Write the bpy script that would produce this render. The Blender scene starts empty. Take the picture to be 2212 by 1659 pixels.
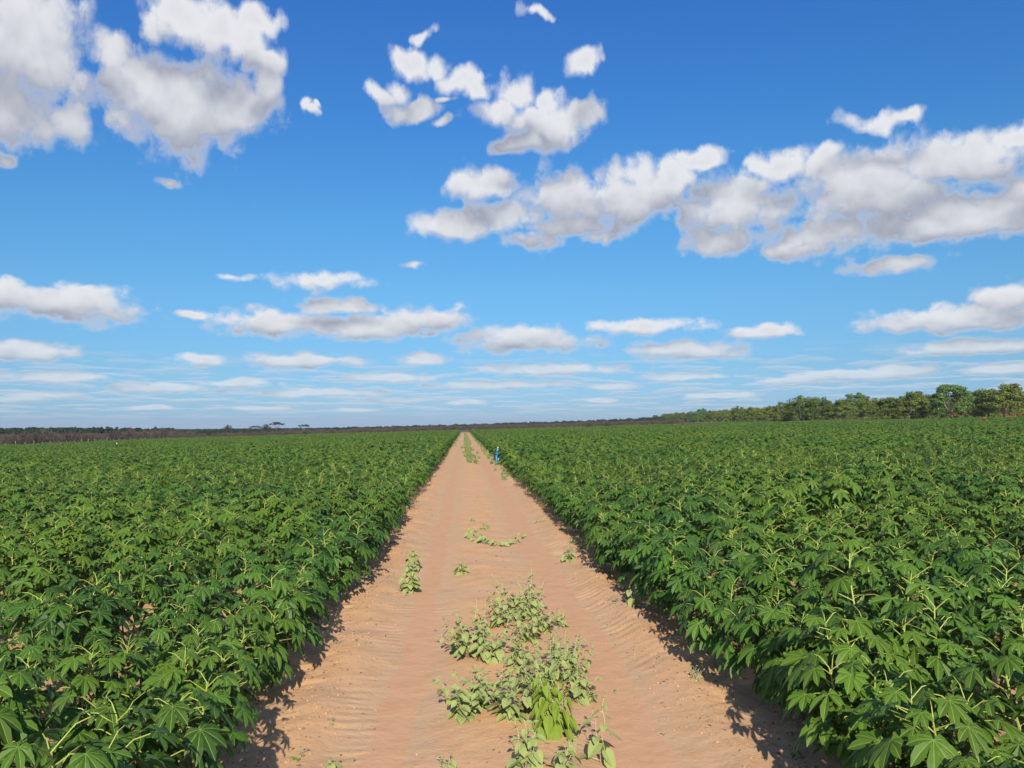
import bpy, math, random
import numpy as np
from mathutils import Matrix, Vector, noise as mnoise
R = math.radians
S = bpy.context.scene
COL = S.collection

# ------------------------------------------------------------------ camera
CAM_H = 2.4
F_PX, CX, CY = 1701.0, 1106.0, 829.5          # focal length and centre in a 2212 px wide frame
YAW, PITCH, ROLL = R(-3.5), R(3.04), R(-0.6)
cam_d = bpy.data.cameras.new('camera'); cam = bpy.data.objects.new('camera', cam_d); COL.objects.link(cam)
CM = Matrix.Rotation(YAW, 4, 'Z') @ Matrix.Rotation(R(90) + PITCH, 4, 'X') @ Matrix.Rotation(ROLL, 4, 'Z')
cam.matrix_world = Matrix.Translation((0, 0, CAM_H)) @ CM
cam_d.sensor_width = 36; cam_d.lens = 36 * F_PX / 2212
cam_d.clip_start = 0.05; cam_d.clip_end = 20000
S.camera = cam
CI = CM.inverted()

# ------------------------------------------------------------------ light
SUN_EL, SUN_AZ = 28.0, 0.0       # azimuth: degrees to the right of straight behind the camera
sx, sy = math.sin(R(SUN_AZ)), -math.cos(R(SUN_AZ))
sd = Vector((sx * math.cos(R(SUN_EL)), sy * math.cos(R(SUN_EL)), math.sin(R(SUN_EL))))
sun_d = bpy.data.lights.new('sun', 'SUN'); sun = bpy.data.objects.new('sun', sun_d); COL.objects.link(sun)
sun.rotation_euler = sd.to_track_quat('Z', 'Y').to_euler(); sun.location = (0, -20, 30)
sun_d.energy = 5.0; sun_d.angle = R(0.53); sun_d.color = (1.0, 0.925, 0.79)
S.view_settings.view_transform = 'Standard'; S.view_settings.look = 'None'
S.view_settings.exposure = 0.35; S.view_settings.gamma = 1.0
S.cycles.max_bounces = 6; S.cycles.transparent_max_bounces = 4
S.cycles.diffuse_bounces = 2; S.cycles.transmission_bounces = 3; S.cycles.glossy_bounces = 2

# node helpers
class NT:
    def __init__(s, nt): s.t = nt; s.n = nt.nodes; s.l = nt.links
    def new(s, typ, **kw):
        n = s.n.new(typ)
        for k, v in kw.items(): setattr(n, k, v)
        return n
    def put(s, sock, v):
        if hasattr(v, 'is_linked') or isinstance(v, bpy.types.NodeSocket): s.l.new(v, sock)
        else: sock.default_value = v
    def m(s, op, a, b=None, c=None, clamp=False):
        n = s.new('ShaderNodeMath', operation=op); n.use_clamp = clamp
        s.put(n.inputs[0], a)
        if b is not None: s.put(n.inputs[1], b)
        if c is not None: s.put(n.inputs[2], c)
        return n.outputs[0]
    def v(s, op, a, b=None, c=None):
        n = s.new('ShaderNodeVectorMath', operation=op)
        s.put(n.inputs[0], a)
        if b is not None: s.put(n.inputs[1], b)
        if c is not None: s.put(n.inputs[2], c)
        return n.outputs['Value'] if op in ('LENGTH', 'DOT_PRODUCT', 'DISTANCE') else n.outputs[0]
    def sep(s, a):
        n = s.new('ShaderNodeSeparateXYZ'); s.put(n.inputs[0], a); return n.outputs
    def comb(s, x, y, z):
        n = s.new('ShaderNodeCombineXYZ')
        for i, q in enumerate((x, y, z)): s.put(n.inputs[i], q)
        return n.outputs[0]
    def ss(s, x, a, b, lo=0.0, hi=1.0):
        n = s.new('ShaderNodeMapRange', interpolation_type='SMOOTHSTEP')
        s.put(n.inputs[0], x)
        for i, q in enumerate((a, b, lo, hi)): n.inputs[i + 1].default_value = q
        return n.outputs[0]
    def mix(s, f, a, b, blend='MIX'):
        n = s.new('ShaderNodeMix', data_type='RGBA', blend_type=blend)
        s.put(n.inputs[0], f); s.put(n.inputs[6], a); s.put(n.inputs[7], b)
        return n.outputs[2]
    def noise(s, vec, scale, detail=4, rough=0.55, dist=0.0):
        n = s.new('ShaderNodeTexNoise'); s.put(n.inputs['Vector'], vec)
        n.inputs['Scale'].default_value = scale; n.inputs['Detail'].default_value = detail
        n.inputs['Roughness'].default_value = rough; n.inputs['Distortion'].default_value = dist
        return n.outputs['Fac']

# ------------------------------------------------------------------ world: sky with cumulus, placed by direction
# every row: azimuth deg (right of the track), elevation deg, half width deg, half height deg
def dirs(px, py):
    v = CM.to_3x3() @ Vector(((px - CX) / F_PX, (CY - py) / F_PX, -1.0)); v.normalize()
    return math.degrees(math.atan2(v.x, v.y)), math.degrees(math.asin(v.z))
PUFFS = [(60,120,150,165),(10,230,170,100),(140,260,60,55),(390,235,190,118),(330,170,110,65),(500,230,110,80),(250,110,60,60),(400,30,130,60),(480,75,120,72),
 (560,130,60,45),(545,40,60,40),(570,185,35,50),(664,228,18,20),(682,238,22,12),(690,226,12,8),(885,128,62,34),(950,132,50,24),(820,205,55,22),(860,235,50,24),(915,222,34,14),(962,212,30,10),
 (1020,185,52,34),(1120,205,85,42),(1180,210,60,40),(1265,238,52,36),(1190,285,85,34),(1100,320,62,18),(1262,137,44,34),(1000,168,60,38),(1075,238,75,44),(1150,255,80,50),(1150,305,80,36),(1230,250,75,50),(860,190,40,32),(905,235,60,32),(1880,272,112,22),(1945,258,60,16),
 (905,70,30,16),(1150,16,44,16),(960,270,25,14),(365,385,24,12),(10,348,28,16),
 (1040,400,85,46),(990,485,115,36),(1100,470,110,44),(1225,425,125,72),(1360,420,165,70),(1440,385,70,42),(1510,345,78,30),(1290,505,55,24),(1140,518,66,24),(1230,485,130,30),
 (1590,440,165,72),(1690,350,90,38),(1780,345,60,28),(1900,400,210,100),(2080,340,190,70),(2190,300,120,38),(2000,480,230,60),(2150,460,130,60),(1800,510,190,50),
 (1950,570,130,24),(1560,520,110,36),(1740,545,90,26),(2260,400,120,60),
 (100,655,240,48),(0,640,140,44),(690,608,120,22),(510,592,42,14),(900,567,32,12),(720,662,110,22),(600,697,150,34),(420,682,52,12),(780,708,210,30),
 (930,688,110,34),(1130,737,190,32),(1100,718,70,24),(1400,706,140,20),(1480,757,155,26),(1640,718,85,20),(2080,685,230,32),(2180,645,90,34),(2110,748,160,22),
 (60,757,105,27),(430,777,66,16),(660,778,145,22),(915,776,62,16),(130,813,130,16),(340,840,180,13),(520,828,92,12),(110,853,90,10),(855,818,125,14),
 (1180,798,180,15),(1080,832,190,12),(1470,813,110,10),(2180,795,140,16),(700,848,170,11),(560,882,60,8),(780,886,70,7),(1330,833,70,10),(1300,864,40,7),(1010,868,60,7),(850,862,110,8),(1700,820,60,9),(1560,855,90,8),(60,862,70,9),(330,880,60,7),(1950,800,90,13),(1850,812,190,16)]
W = bpy.data.worlds.new('World'); S.world = W; W.use_nodes = True
wt = NT(W.node_tree); wt.n.clear()
fg = bpy.data.node_groups.new('puff_field', 'ShaderNodeTree')
fg.interface.new_socket('P', in_out='INPUT', socket_type='NodeSocketVector')
fg.interface.new_socket('D', in_out='OUTPUT', socket_type='NodeSocketFloat')
g = NT(fg); gi = g.new('NodeGroupInput'); go_ = g.new('NodeGroupOutput')
acc = None
for (px, py, rx, ry) in PUFFS:
    a, e = dirs(px, py); k = 180 / math.pi / F_PX * 1.12
    cosf = math.cos(R(math.hypot(a - 3.5, e - 3)))
    small = ry < 30 and py < 620
    if small: k *= 1.35
    hx, hy = rx * k * cosf, ry * k * cosf
    q = g.v('MULTIPLY_ADD', gi.outputs[0], (1 / hx, 1 / hy, 0), (-a / hx, -e / hy, 0))
    l = g.v('LENGTH', q)
    if small: l = g.m('ADD', l, 0.24)
    if acc is None: acc = l
    else:
        n = g.new('ShaderNodeMath', operation='SMOOTH_MIN'); g.l.new(acc, n.inputs[0]); g.l.new(l, n.inputs[1]); n.inputs[2].default_value = 0.12
        acc = n.outputs[0]
g.l.new(g.m('SUBTRACT', 1.0, acc), go_.inputs[0])

tc = wt.new('ShaderNodeTexCoord'); o = wt.sep(wt.v('NORMALIZE', tc.outputs['Generated']))
az = wt.m('MULTIPLY', wt.m('ARCTAN2', o[0], o[1]), 180 / math.pi)
el = wt.m('MULTIPLY', wt.m('ARCSINE', o[2]), 180 / math.pi)
P = wt.comb(az, el, 0.0)
elc = wt.m('ADD', wt.m('MAXIMUM', el, 0.0), 2.6)
ly = wt.m('ADD', wt.m('MULTIPLY', wt.m('LOGARITHM', elc, 2.718), 0.9), wt.m('MULTIPLY', el, 0.03))
lx = wt.m('MULTIPLY', az, 0.085)
Q = wt.comb(lx, ly, 0.0)
wsc = wt.m('MULTIPLY', elc, 0.16)                     # warp grows with elevation
def wn(vec, sc, det, rough=0.6):
    n = wt.new('ShaderNodeTexNoise', noise_dimensions='2D'); wt.put(n.inputs['Vector'], vec)
    n.inputs['Scale'].default_value = sc; n.inputs['Detail'].default_value = det; n.inputs['Roughness'].default_value = rough
    return n
n1 = wn(Q, 3.0, 2, 0.5)
off = wt.v('SCALE', wt.v('SUBTRACT', n1.outputs['Color'], (0.5, 0.5, 0.5)))
off.node.inputs['Scale'].default_value = 1
wt.l.new(wt.m('MULTIPLY', wsc, 0.65), off.node.inputs['Scale'])
Pw = wt.v('ADD', P, off)
gn = wt.new('ShaderNodeGroup'); gn.node_tree = fg; wt.put(gn.inputs[0], Pw); S0 = gn.outputs[0]
gn = wt.new('ShaderNodeGroup'); gn.node_tree = fg; wt.put(gn.inputs[0], wt.v('ADD', Pw, wt.comb(0.0, wt.m('MULTIPLY', wsc, 0.75), 0.0))); S1 = gn.outputs[0]
def billow(vec, sc, det):
    n = wt.new('ShaderNodeTexVoronoi', voronoi_dimensions='2D', feature='SMOOTH_F1'); wt.put(n.inputs['Vector'], vec)
    n.inputs['Scale'].default_value = sc; n.inputs['Detail'].default_value = det; n.inputs['Roughness'].default_value = 0.5; n.inputs['Smoothness'].default_value = 0.25
    return n.outputs['Distance']
Qw = wt.v('ADD', Q, wt.v('MULTIPLY', wt.v('SUBTRACT', wn(Q, 9.0, 4, 0.6).outputs['Color'], (0.5, 0.5, 0.5)), (0.10, 0.08, 0.0)))
fa = wn(Q, 9.0, 8, 0.62).outputs['Fac']
b0 = billow(Qw, 5.0, 2.0); b1 = billow(wt.v('ADD', Qw, (0.0, 0.05, 0.0)), 5.0, 2.0)
fs0 = wn(Q, 3.2, 3, 0.5).outputs['Fac']; fs1 = wn(wt.v('ADD', Q, (0, 0.085, 0)), 3.2, 3, 0.5).outputs['Fac']
D0 = wt.m('ADD', wt.m('MULTIPLY', S0, 1.15), wt.m('ADD', wt.m('MULTIPLY', wt.m('SUBTRACT', fa, 0.49), 0.85), wt.m('MULTIPLY', wt.m('SUBTRACT', 0.56, b0), 0.55)))
# low belt of far cumulus and free clouds behind the viewer, from noise alone
far = wn(wt.v('MULTIPLY', Q, (2.1, 8.5, 1.0)), 1.6, 6, 0.5).outputs['Fac']
beltm = wt.m('MULTIPLY', wt.ss(el, 0.2, 1.6), wt.ss(el, 6.0, 3.0))
far1 = wn(wt.v('MULTIPLY', wt.v('ADD', Q, (0, 0.012, 0)), (2.1, 8.5, 1.0)), 1.6, 6, 0.5).outputs['Fac']
belt = wt.m('MULTIPLY', wt.ss(far, 0.46, 0.58), beltm)
bl = wt.ss(wt.m('SUBTRACT', far, far1), -0.06, 0.07)
back = wt.ss(wt.m('ABSOLUTE', az), 42.0, 60.0)
fb = wn(wt.v('ADD', Q, (3.3, 1.7, 0)), 1.0, 8, 0.55).outputs['Fac']
backa = wt.m('MULTIPLY', wt.m('MULTIPLY', wt.ss(fb, 0.52, 0.6), back), wt.ss(el, 0.5, 3.0))
alpha = wt.ss(D0, -0.06, 0.58)
alpha = wt.m('MULTIPLY', alpha, wt.ss(el, -0.2, 1.5))
alpha = wt.m('MULTIPLY', alpha, 0.97)
L = wt.m('ADD', wt.m('MULTIPLY', wt.m('SUBTRACT', S0, S1), 1.5), wt.m('ADD', wt.m('MULTIPLY', wt.m('SUBTRACT', fs0, fs1), 1.7), wt.m('MULTIPLY', wt.m('SUBTRACT', b1, b0), 0.65)))
lit = wt.ss(L, -1.25, 1.75)
lit = wt.m('MULTIPLY', lit, wt.ss(D0, 0.5, 1.5, 1.0, 0.78))
lit = wt.m('MAXIMUM', lit, wt.ss(D0, 0.65, 0.15, 0.0, 0.66))
sky = wt.new('ShaderNodeTexSky', sky_type='NISHITA'); sky.sun_disc = False
sky.sun_elevation = R(SUN_EL); sky.sun_rotation = R(180 - SUN_AZ)
sky.altitude = 0; sky.air_density = 1.0; sky.dust_density = 0.35; sky.ozone_density = 2.5
SK = 0.13
cr = wt.new('ShaderNodeValToRGB'); cr.color_ramp.interpolation = 'EASE'      # clear-air tint of the sky by elevation
rows_ = [(0.0, .25, .36, .68), (0.025, .24, .385, .66), (0.07, .255, .415, .60), (0.157, .285, .516, .66), (0.247, .26, .56, .745), (0.364, .21, .54, .84), (0.48, .205, .52, .92), (1.0, .25, .6, 1.0)]
while len(cr.color_ramp.elements) < len(rows_): cr.color_ramp.elements.new(0.5)
for e_, q in zip(cr.color_ramp.elements, rows_): e_.position = q[0]; e_.color = (*q[1:], 1)
cr.color_ramp.interpolation = 'LINEAR'
wt.l.new(wt.m('DIVIDE', el, 60.0, clamp=True), cr.inputs[0])
skyc = wt.mix(1.0, sky.outputs[0], cr.outputs[0], 'MULTIPLY')
U = 1 / SK
white = (0.64 * U, 0.65 * U, 0.67 * U, 1); grey = (0.26 * U, 0.28 * U, 0.345 * U, 1)
cc = wt.mix(lit, grey, white)
cc = wt.mix(wt.ss(el, 8.0, 0.5, 0.0, 0.42), cc, skyc)            # far cloud seen through air
c1 = wt.mix(wt.m('MULTIPLY', belt, 0.48), skyc, wt.mix(bl, (0.36 * U, 0.43 * U, 0.54 * U, 1), (0.52 * U, 0.57 * U, 0.63 * U, 1)))
c1 = wt.mix(backa, c1, (0.55 * U, 0.57 * U, 0.60 * U, 1))
c2 = wt.mix(alpha, c1, cc)
bg = wt.new('ShaderNodeBackground'); wt.l.new(c2, bg.inputs[0]); bg.inputs[1].default_value = SK
wo = wt.new('ShaderNodeOutputWorld'); wt.l.new(bg.outputs[0], wo.inputs[0])
W.cycles.sampling_method = 'MANUAL'; W.cycles.sample_map_resolution = 512

# ------------------------------------------------------------------ helpers
def tag(o, label=None, cat=None, group=None, kind=None):
    if label: o['label'] = label
    if cat: o['category'] = cat
    if group: o['group'] = group
    if kind: o['kind'] = kind
    return o
def empty(name, loc=(0, 0, 0), rz=0, sc=1.0):
    e = bpy.data.objects.new(name, None); e.location = loc; e.rotation_euler = (0, 0, rz)
    e.scale = (sc, sc, sc); e.empty_display_size = 0.1; COL.objects.link(e); return e
def link(name, me, parent=None, loc=None):
    ob = bpy.data.objects.new(name, me); COL.objects.link(ob)
    if parent: ob.parent = parent
    if loc: ob.location = loc
    return ob
class MB:
    """collects faces with two per-vertex values and a material slot"""
    def __init__(s): s.v = []; s.f = []; s.a = []; s.b = []; s.mi = []
    def add(s, vs, fs, a=0.5, b=1.0, mi=0):
        k = len(s.v); s.v.extend(vs); s.f.extend([tuple(i + k for i in f) for f in fs]); s.mi.extend([mi] * len(fs))
        s.a.extend(a if isinstance(a, list) else [a] * len(vs)); s.b.extend(b if isinstance(b, list) else [b] * len(vs))
    def join(s, o, slot): s.add(o.v, o.f, list(o.a), list(o.b), 0); s.mi[-len(o.f):] = [slot] * len(o.f)
    def tube(s, pts, rad, n=5, a=0.5, b=1.0, cap=True, mi=0):
        pts = [Vector(p) for p in pts]; vs = []; fs = []
        for i, p in enumerate(pts):
            d = (pts[min(i + 1, len(pts) - 1)] - pts[max(i - 1, 0)]).normalized()
            u = d.orthogonal().normalized() if i == 0 else (u - d * u.dot(d)).normalized()
            w = d.cross(u); r = rad[i] if isinstance(rad, (list, tuple)) else rad
            for k in range(n):
                t = 2 * math.pi * k / n; vs.append(tuple(p + (u * math.cos(t) + w * math.sin(t)) * r))
        for i in range(len(pts) - 1):
            for k in range(n):
                fs.append((i * n + k, i * n + (k + 1) % n, (i + 1) * n + (k + 1) % n, (i + 1) * n + k))
        if cap: fs.append(tuple(range(n))[::-1]); fs.append(tuple(range((len(pts) - 1) * n, len(pts) * n)))
        bb = b if not isinstance(b, list) else [b[i] for i in range(len(pts)) for _ in range(n)]
        s.add(vs, fs, a, bb, mi)
    def mesh(s, name, mats, smooth=False):
        me = bpy.data.meshes.new(name); me.from_pydata(s.v, [], s.f)
        for m in (mats if isinstance(mats, list) else [mats]): me.materials.append(m)
        at = me.attributes.new('tint', 'FLOAT', 'POINT'); at.data.foreach_set('value', s.a)
        at = me.attributes.new('rib', 'FLOAT', 'POINT'); at.data.foreach_set('value', s.b)
        if any(s.mi): me.polygons.foreach_set('material_index', s.mi)
        if smooth: me.polygons.foreach_set('use_smooth', [True] * len(s.f))
        me.update(); return me
def mat(name):
    m = bpy.data.materials.new(name); m.use_nodes = True; t = NT(m.node_tree)
    return m, t, t.n['Principled BSDF']
def attr(t, name):
    n = t.new('ShaderNodeAttribute', attribute_name=name); return n.outputs['Fac']

def leaf_mat(name, dark, light, rib_col, ribw=0.10, rough=0.5, trans=0.22, tcol=(0.16, 0.30, 0.03, 1), back=None, yellow=None, spec=0.35, patch=0.0):
    m, t, p = mat(name)
    ti = attr(t, 'tint'); rb = attr(t, 'rib'); oi = t.new('ShaderNodeObjectInfo').outputs['Random']
    f = t.m('ADD', t.m('MULTIPLY', ti, 0.62), t.m('MULTIPLY', oi, 0.38))
    c = t.mix(f, dark, light)
    if yellow: c = t.mix(t.ss(ti, 0.945, 0.985), c, yellow)
    gm = t.new('ShaderNodeNewGeometry')
    if patch:                                                    # plant-to-plant vigour over the field
        pn = t.noise(gm.outputs['Position'], 0.22, 3, 0.6)
        c = t.mix(t.ss(pn, 0.38, 0.64, 0.0, patch), c, (light[0] * 1.75, light[1] * 1.12, light[2] * 0.8, 1))
    c = t.mix(t.ss(rb, ribw, ribw * 0.3), c, rib_col)
    if back: c = t.mix(gm.outputs['Backfacing'], c, back)
    t.l.new(c, p.inputs['Base Color']); p.inputs['Roughness'].default_value = rough
    p.inputs['Specular IOR Level'].default_value = spec * 0.75
    tr = t.new('ShaderNodeBsdfTranslucent'); tr.inputs[0].default_value = tcol
    mx = t.new('ShaderNodeMixShader'); mx.inputs[0].default_value = trans
    t.l.new(p.outputs[0], mx.inputs[1]); t.l.new(tr.outputs[0], mx.inputs[2])
    t.l.new(mx.outputs[0], t.n['Material Output'].inputs[0])
    return m
M_CAS = leaf_mat('cassava_leaf', (0.012, 0.042, 0.009, 1), (0.062, 0.150, 0.015, 1), (0.17, 0.27, 0.06, 1), 0.11, 0.50, 0.07,
                 (0.10, 0.26, 0.02, 1), (0.05, 0.12, 0.045, 1), (0.30, 0.29, 0.03, 1), 0.30, 0.5)
M_WEED = leaf_mat('velvet_weed_leaf', (0.155, 0.20, 0.075, 1), (0.28, 0.325, 0.16, 1), (0.35, 0.41, 0.20, 1), 0.12, 0.85, 0.15,
                  (0.2, 0.28, 0.05, 1), (0.29, 0.34, 0.115, 1), (0.30, 0.30, 0.10, 1), 0.15)
M_LIME = leaf_mat('lime_leaf', (0.15, 0.25, 0.022, 1), (0.25, 0.345, 0.035, 1), (0.34, 0.44, 0.06, 1), 0.1, 0.6, 0.25,
                  (0.28, 0.4, 0.02, 1), (0.20, 0.28, 0.035, 1), None, 0.25)
M_TREE = leaf_mat('cashew_leaf', (0.05, 0.080, 0.012, 1), (0.17, 0.215, 0.036, 1), (0.2, 0.22, 0.05, 1), 0.02, 0.6, 0.15,
                  (0.18, 0.24, 0.03, 1), None, (0.24, 0.17, 0.05, 1), 0.25)
M_DTREE = leaf_mat('dark_tree_leaf', (0.02, 0.036, 0.022, 1), (0.035, 0.056, 0.03, 1), (0.04, 0.06, 0.03, 1), 0.02, 0.7, 0.05,
                   (0.05, 0.08, 0.02, 1), None, None, 0.2)  # dark leaf tone shared by the far wood and the horizon trees
M_TWIG = leaf_mat('bare_twig', (0.05, 0.039, 0.033, 1), (0.12, 0.095, 0.075, 1), (0.1, 0.08, 0.06, 1), 0.02, 0.9, 0.0,
                  (0.1, 0.1, 0.1, 1), None, (0.11, 0.12, 0.04, 1), 0.1)
def stem_mat(name, low, high, z0, z1, rough=0.6):
    m, t, p = mat(name)
    rb = attr(t, 'rib'); c = t.mix(t.ss(rb, z0, z1), low, high)
    t.l.new(c, p.inputs['Base Color']); p.inputs['Roughness'].default_value = rough; return m
M_STEM = stem_mat('cassava_stem', (0.20, 0.16, 0.09, 1), (0.34, 0.40, 0.075, 1), 0.25, 0.60)
M_WSTEM = stem_mat('weed_stem', (0.26, 0.24, 0.13, 1), (0.38, 0.42, 0.22, 1), 0.0, 0.4)
def plain(name, col, rough=0.7, nscale=None, amt=0.3):
    m, t, p = mat(name)
    if nscale:
        gm = t.new('ShaderNodeTexCoord'); f = t.noise(gm.outputs['Object'], nscale, 5)
        c = t.mix(t.ss(f, 0.3, 0.7), tuple(q * (1 - amt) for q in col[:3]) + (1,), tuple(min(1, q * (1 + amt)) for q in col[:3]) + (1,))
        t.l.new(c, p.inputs['Base Color'])
    else: p.inputs['Base Color'].default_value = col
    p.inputs['Roughness'].default_value = rough; return m
M_BARK = plain('grey_bark', (0.19, 0.16, 0.13, 1), 0.9, 6.0)
M_POST = plain('weathered_post', (0.24, 0.215, 0.18, 1), 0.9, 9.0)
M_WIRE = plain('fence_wire', (0.25, 0.24, 0.22, 1), 0.6)

# ------------------------------------------------------------------ terrain
def sstep(x, a, b):
    t = np.clip((x - a) / (b - a), 0, 1); return t * t * (3 - 2 * t)
def hz(x, y):
    """field tilts down to the left, up to the right"""
    xc = np.clip(x, -125, 165)
    return 0.042 * np.clip(x - 122, 0, 46) + 0.018 * np.sign(xc) * np.maximum(np.abs(xc) - 2.5, 0.0)
def hzf(x, y): return float(hz(np.array(float(x)), np.array(float(y))))
def grid_mesh(name, xs, ys, zf, m, smooth=True):
    X, Y = np.meshgrid(xs, ys); Z = zf(X, Y); nx, ny = len(xs), len(ys)
    co = np.stack([X, Y, Z], -1).reshape(-1, 3).astype(np.float32)
    i = np.arange(nx * ny).reshape(ny, nx)
    f = np.stack([i[:-1, :-1], i[:-1, 1:], i[1:, 1:], i[1:, :-1]], -1).reshape(-1, 4)
    me = bpy.data.meshes.new(name); me.vertices.add(len(co)); me.vertices.foreach_set('co', co.ravel())
    me.loops.add(f.size); me.loops.foreach_set('vertex_index', f.ravel().astype(np.int32))
    me.polygons.add(len(f)); me.polygons.foreach_set('loop_start', np.arange(0, f.size, 4, dtype=np.int32))
    me.polygons.foreach_set('loop_total', np.full(len(f), 4, dtype=np.int32))
    me.polygons.foreach_set('use_smooth', np.ones(len(f), dtype=bool))
    me.update(calc_edges=True); me.validate(); me.materials.append(m); return me

msand, t, p = mat('sand')
gp = t.new('ShaderNodeNewGeometry').outputs['Position']; gx = t.sep(gp)
big = t.noise(gp, 0.55, 4); mid = t.noise(gp, 3.5, 6, 0.65); fine = t.noise(gp, 55.0, 4, 0.7); grit = t.noise(gp, 210.0, 2, 0.6)
stre = t.noise(t.v('MULTIPLY', gp, (1.0, 0.12, 1.0)), 2.6, 5, 0.6)
def band(x, c, w, s):
    return t.ss(t.m('ABSOLUTE', t.m('SUBTRACT', x, c)), w + s * 1.9, 0.0)
xw = t.m('ADD', gx[0], t.m('ADD', t.m('MULTIPLY', t.m('SUBTRACT', stre, 0.5), 0.7), t.m('MULTIPLY', t.m('SUBTRACT', mid, 0.5), 0.6)))
tracks = t.m('MAXIMUM', band(xw, -0.55, 0.22, 0.35), band(xw, 1.30, 0.25, 0.35))
orange = (0.62, 0.36, 0.182, 1); tan = (0.53, 0.355, 0.220, 1); deep = (0.52, 0.262, 0.125, 1)
c = t.mix(t.m('MULTIPLY', tracks, 0.7), orange, tan)
c = t.mix(t.ss(big, 0.42, 0.66, 0.0, 0.5), c, tan)
c = t.mix(t.ss(mid, 0.48, 0.72, 0.0, 0.45), c, deep)
c = t.mix(t.ss(fine, 0.60, 0.76, 0.0, 0.4), c, (0.30, 0.16, 0.09, 1))
c = t.mix(t.ss(fine, 0.40, 0.25, 0.0, 0.3), c, (0.66, 0.44, 0.29, 1))
c = t.mix(t.ss(gx[0], 120.0, 138.0, 0.0, 0.9), c, (0.42, 0.13, 0.06, 1))
edgef = t.ss(t.m('ABSOLUTE', t.m('SUBTRACT', gx[0], 0.42)), 1.15, 1.7)
spk = t.noise(gp, 26.0, 5, 0.75)
c = t.mix(t.m('MULTIPLY', t.ss(spk, 0.57, 0.68, 0.0, 0.8), edgef), c, (0.22, 0.125, 0.07, 1))
c = t.mix(t.ss(grit, 0.62, 0.75, 0.0, 0.35), c, (0.32, 0.19, 0.11, 1))
t.l.new(c, p.inputs['Base Color']); p.inputs['Roughness'].default_value = 0.95; p.inputs['Specular IOR Level'].default_value = 0.1
h = t.m('ADD', t.m('MULTIPLY', mid, 0.075), t.m('ADD', t.m('MULTIPLY', fine, 0.012), t.m('MULTIPLY', grit, 0.003)))
bp = t.new('ShaderNodeBump'); bp.inputs['Strength'].default_value = 0.6; bp.inputs['Distance'].default_value = 0.5
t.l.new(h, bp.inputs['Height']); t.l.new(bp.outputs[0], p.inputs['Normal'])

mfloor, t, p = mat('dry_ground')
gp = t.new('ShaderNodeNewGeometry').outputs['Position']; gx = t.sep(gp)
f1_ = t.noise(gp, 0.02, 6); f2_ = t.noise(gp, 3.5, 6, 0.65)
c = t.mix(t.ss(f2_, 0.45, 0.7, 0, 0.5), (0.58, 0.335, 0.190, 1), (0.52, 0.265, 0.135, 1))
c = t.mix(t.ss(gx[0], 118.0, 134.0), c, (0.44, 0.13, 0.055, 1))
dry = t.mix(t.ss(f1_, 0.4, 0.6), (0.10, 0.085, 0.055, 1), (0.17, 0.13, 0.085, 1))
c = t.mix(t.ss(gx[1], 292.0, 330.0), c, dry)
c = t.mix(t.ss(gx[0], -108.0, -116.0), c, dry)
t.l.new(c, p.inputs['Base Color']); p.inputs['Roughness'].default_value = 0.95; p.inputs['Specular IOR Level'].default_value = 0.1
bp = t.new('ShaderNodeBump'); bp.inputs['Strength'].default_value = 0.6; bp.inputs['Distance'].default_value = 0.03
t.l.new(f2_, bp.inputs['Height']); t.l.new(bp.outputs[0], p.inputs['Normal'])

def sym(a): return sorted(set([round(-q, 3) for q in a] + [round(q, 3) for q in a]))
xs = np.array(sym([0, 2.5, 5, 10, 20, 40, 60, 80, 100, 115, 122, 130, 145, 155, 168, 180, 250, 400, 800, 1500, 3000, 6000]))
ys = np.array([-200, -50, -10, 0, 10, 20, 40, 80, 120, 160, 200, 240, 280, 300, 330, 400, 600, 1000, 2000, 4000, 9000.])
tag(link('ground', grid_mesh('ground', xs, ys, lambda x, y: hz(x, y) - 0.02, mfloor)), kind='structure')

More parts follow.
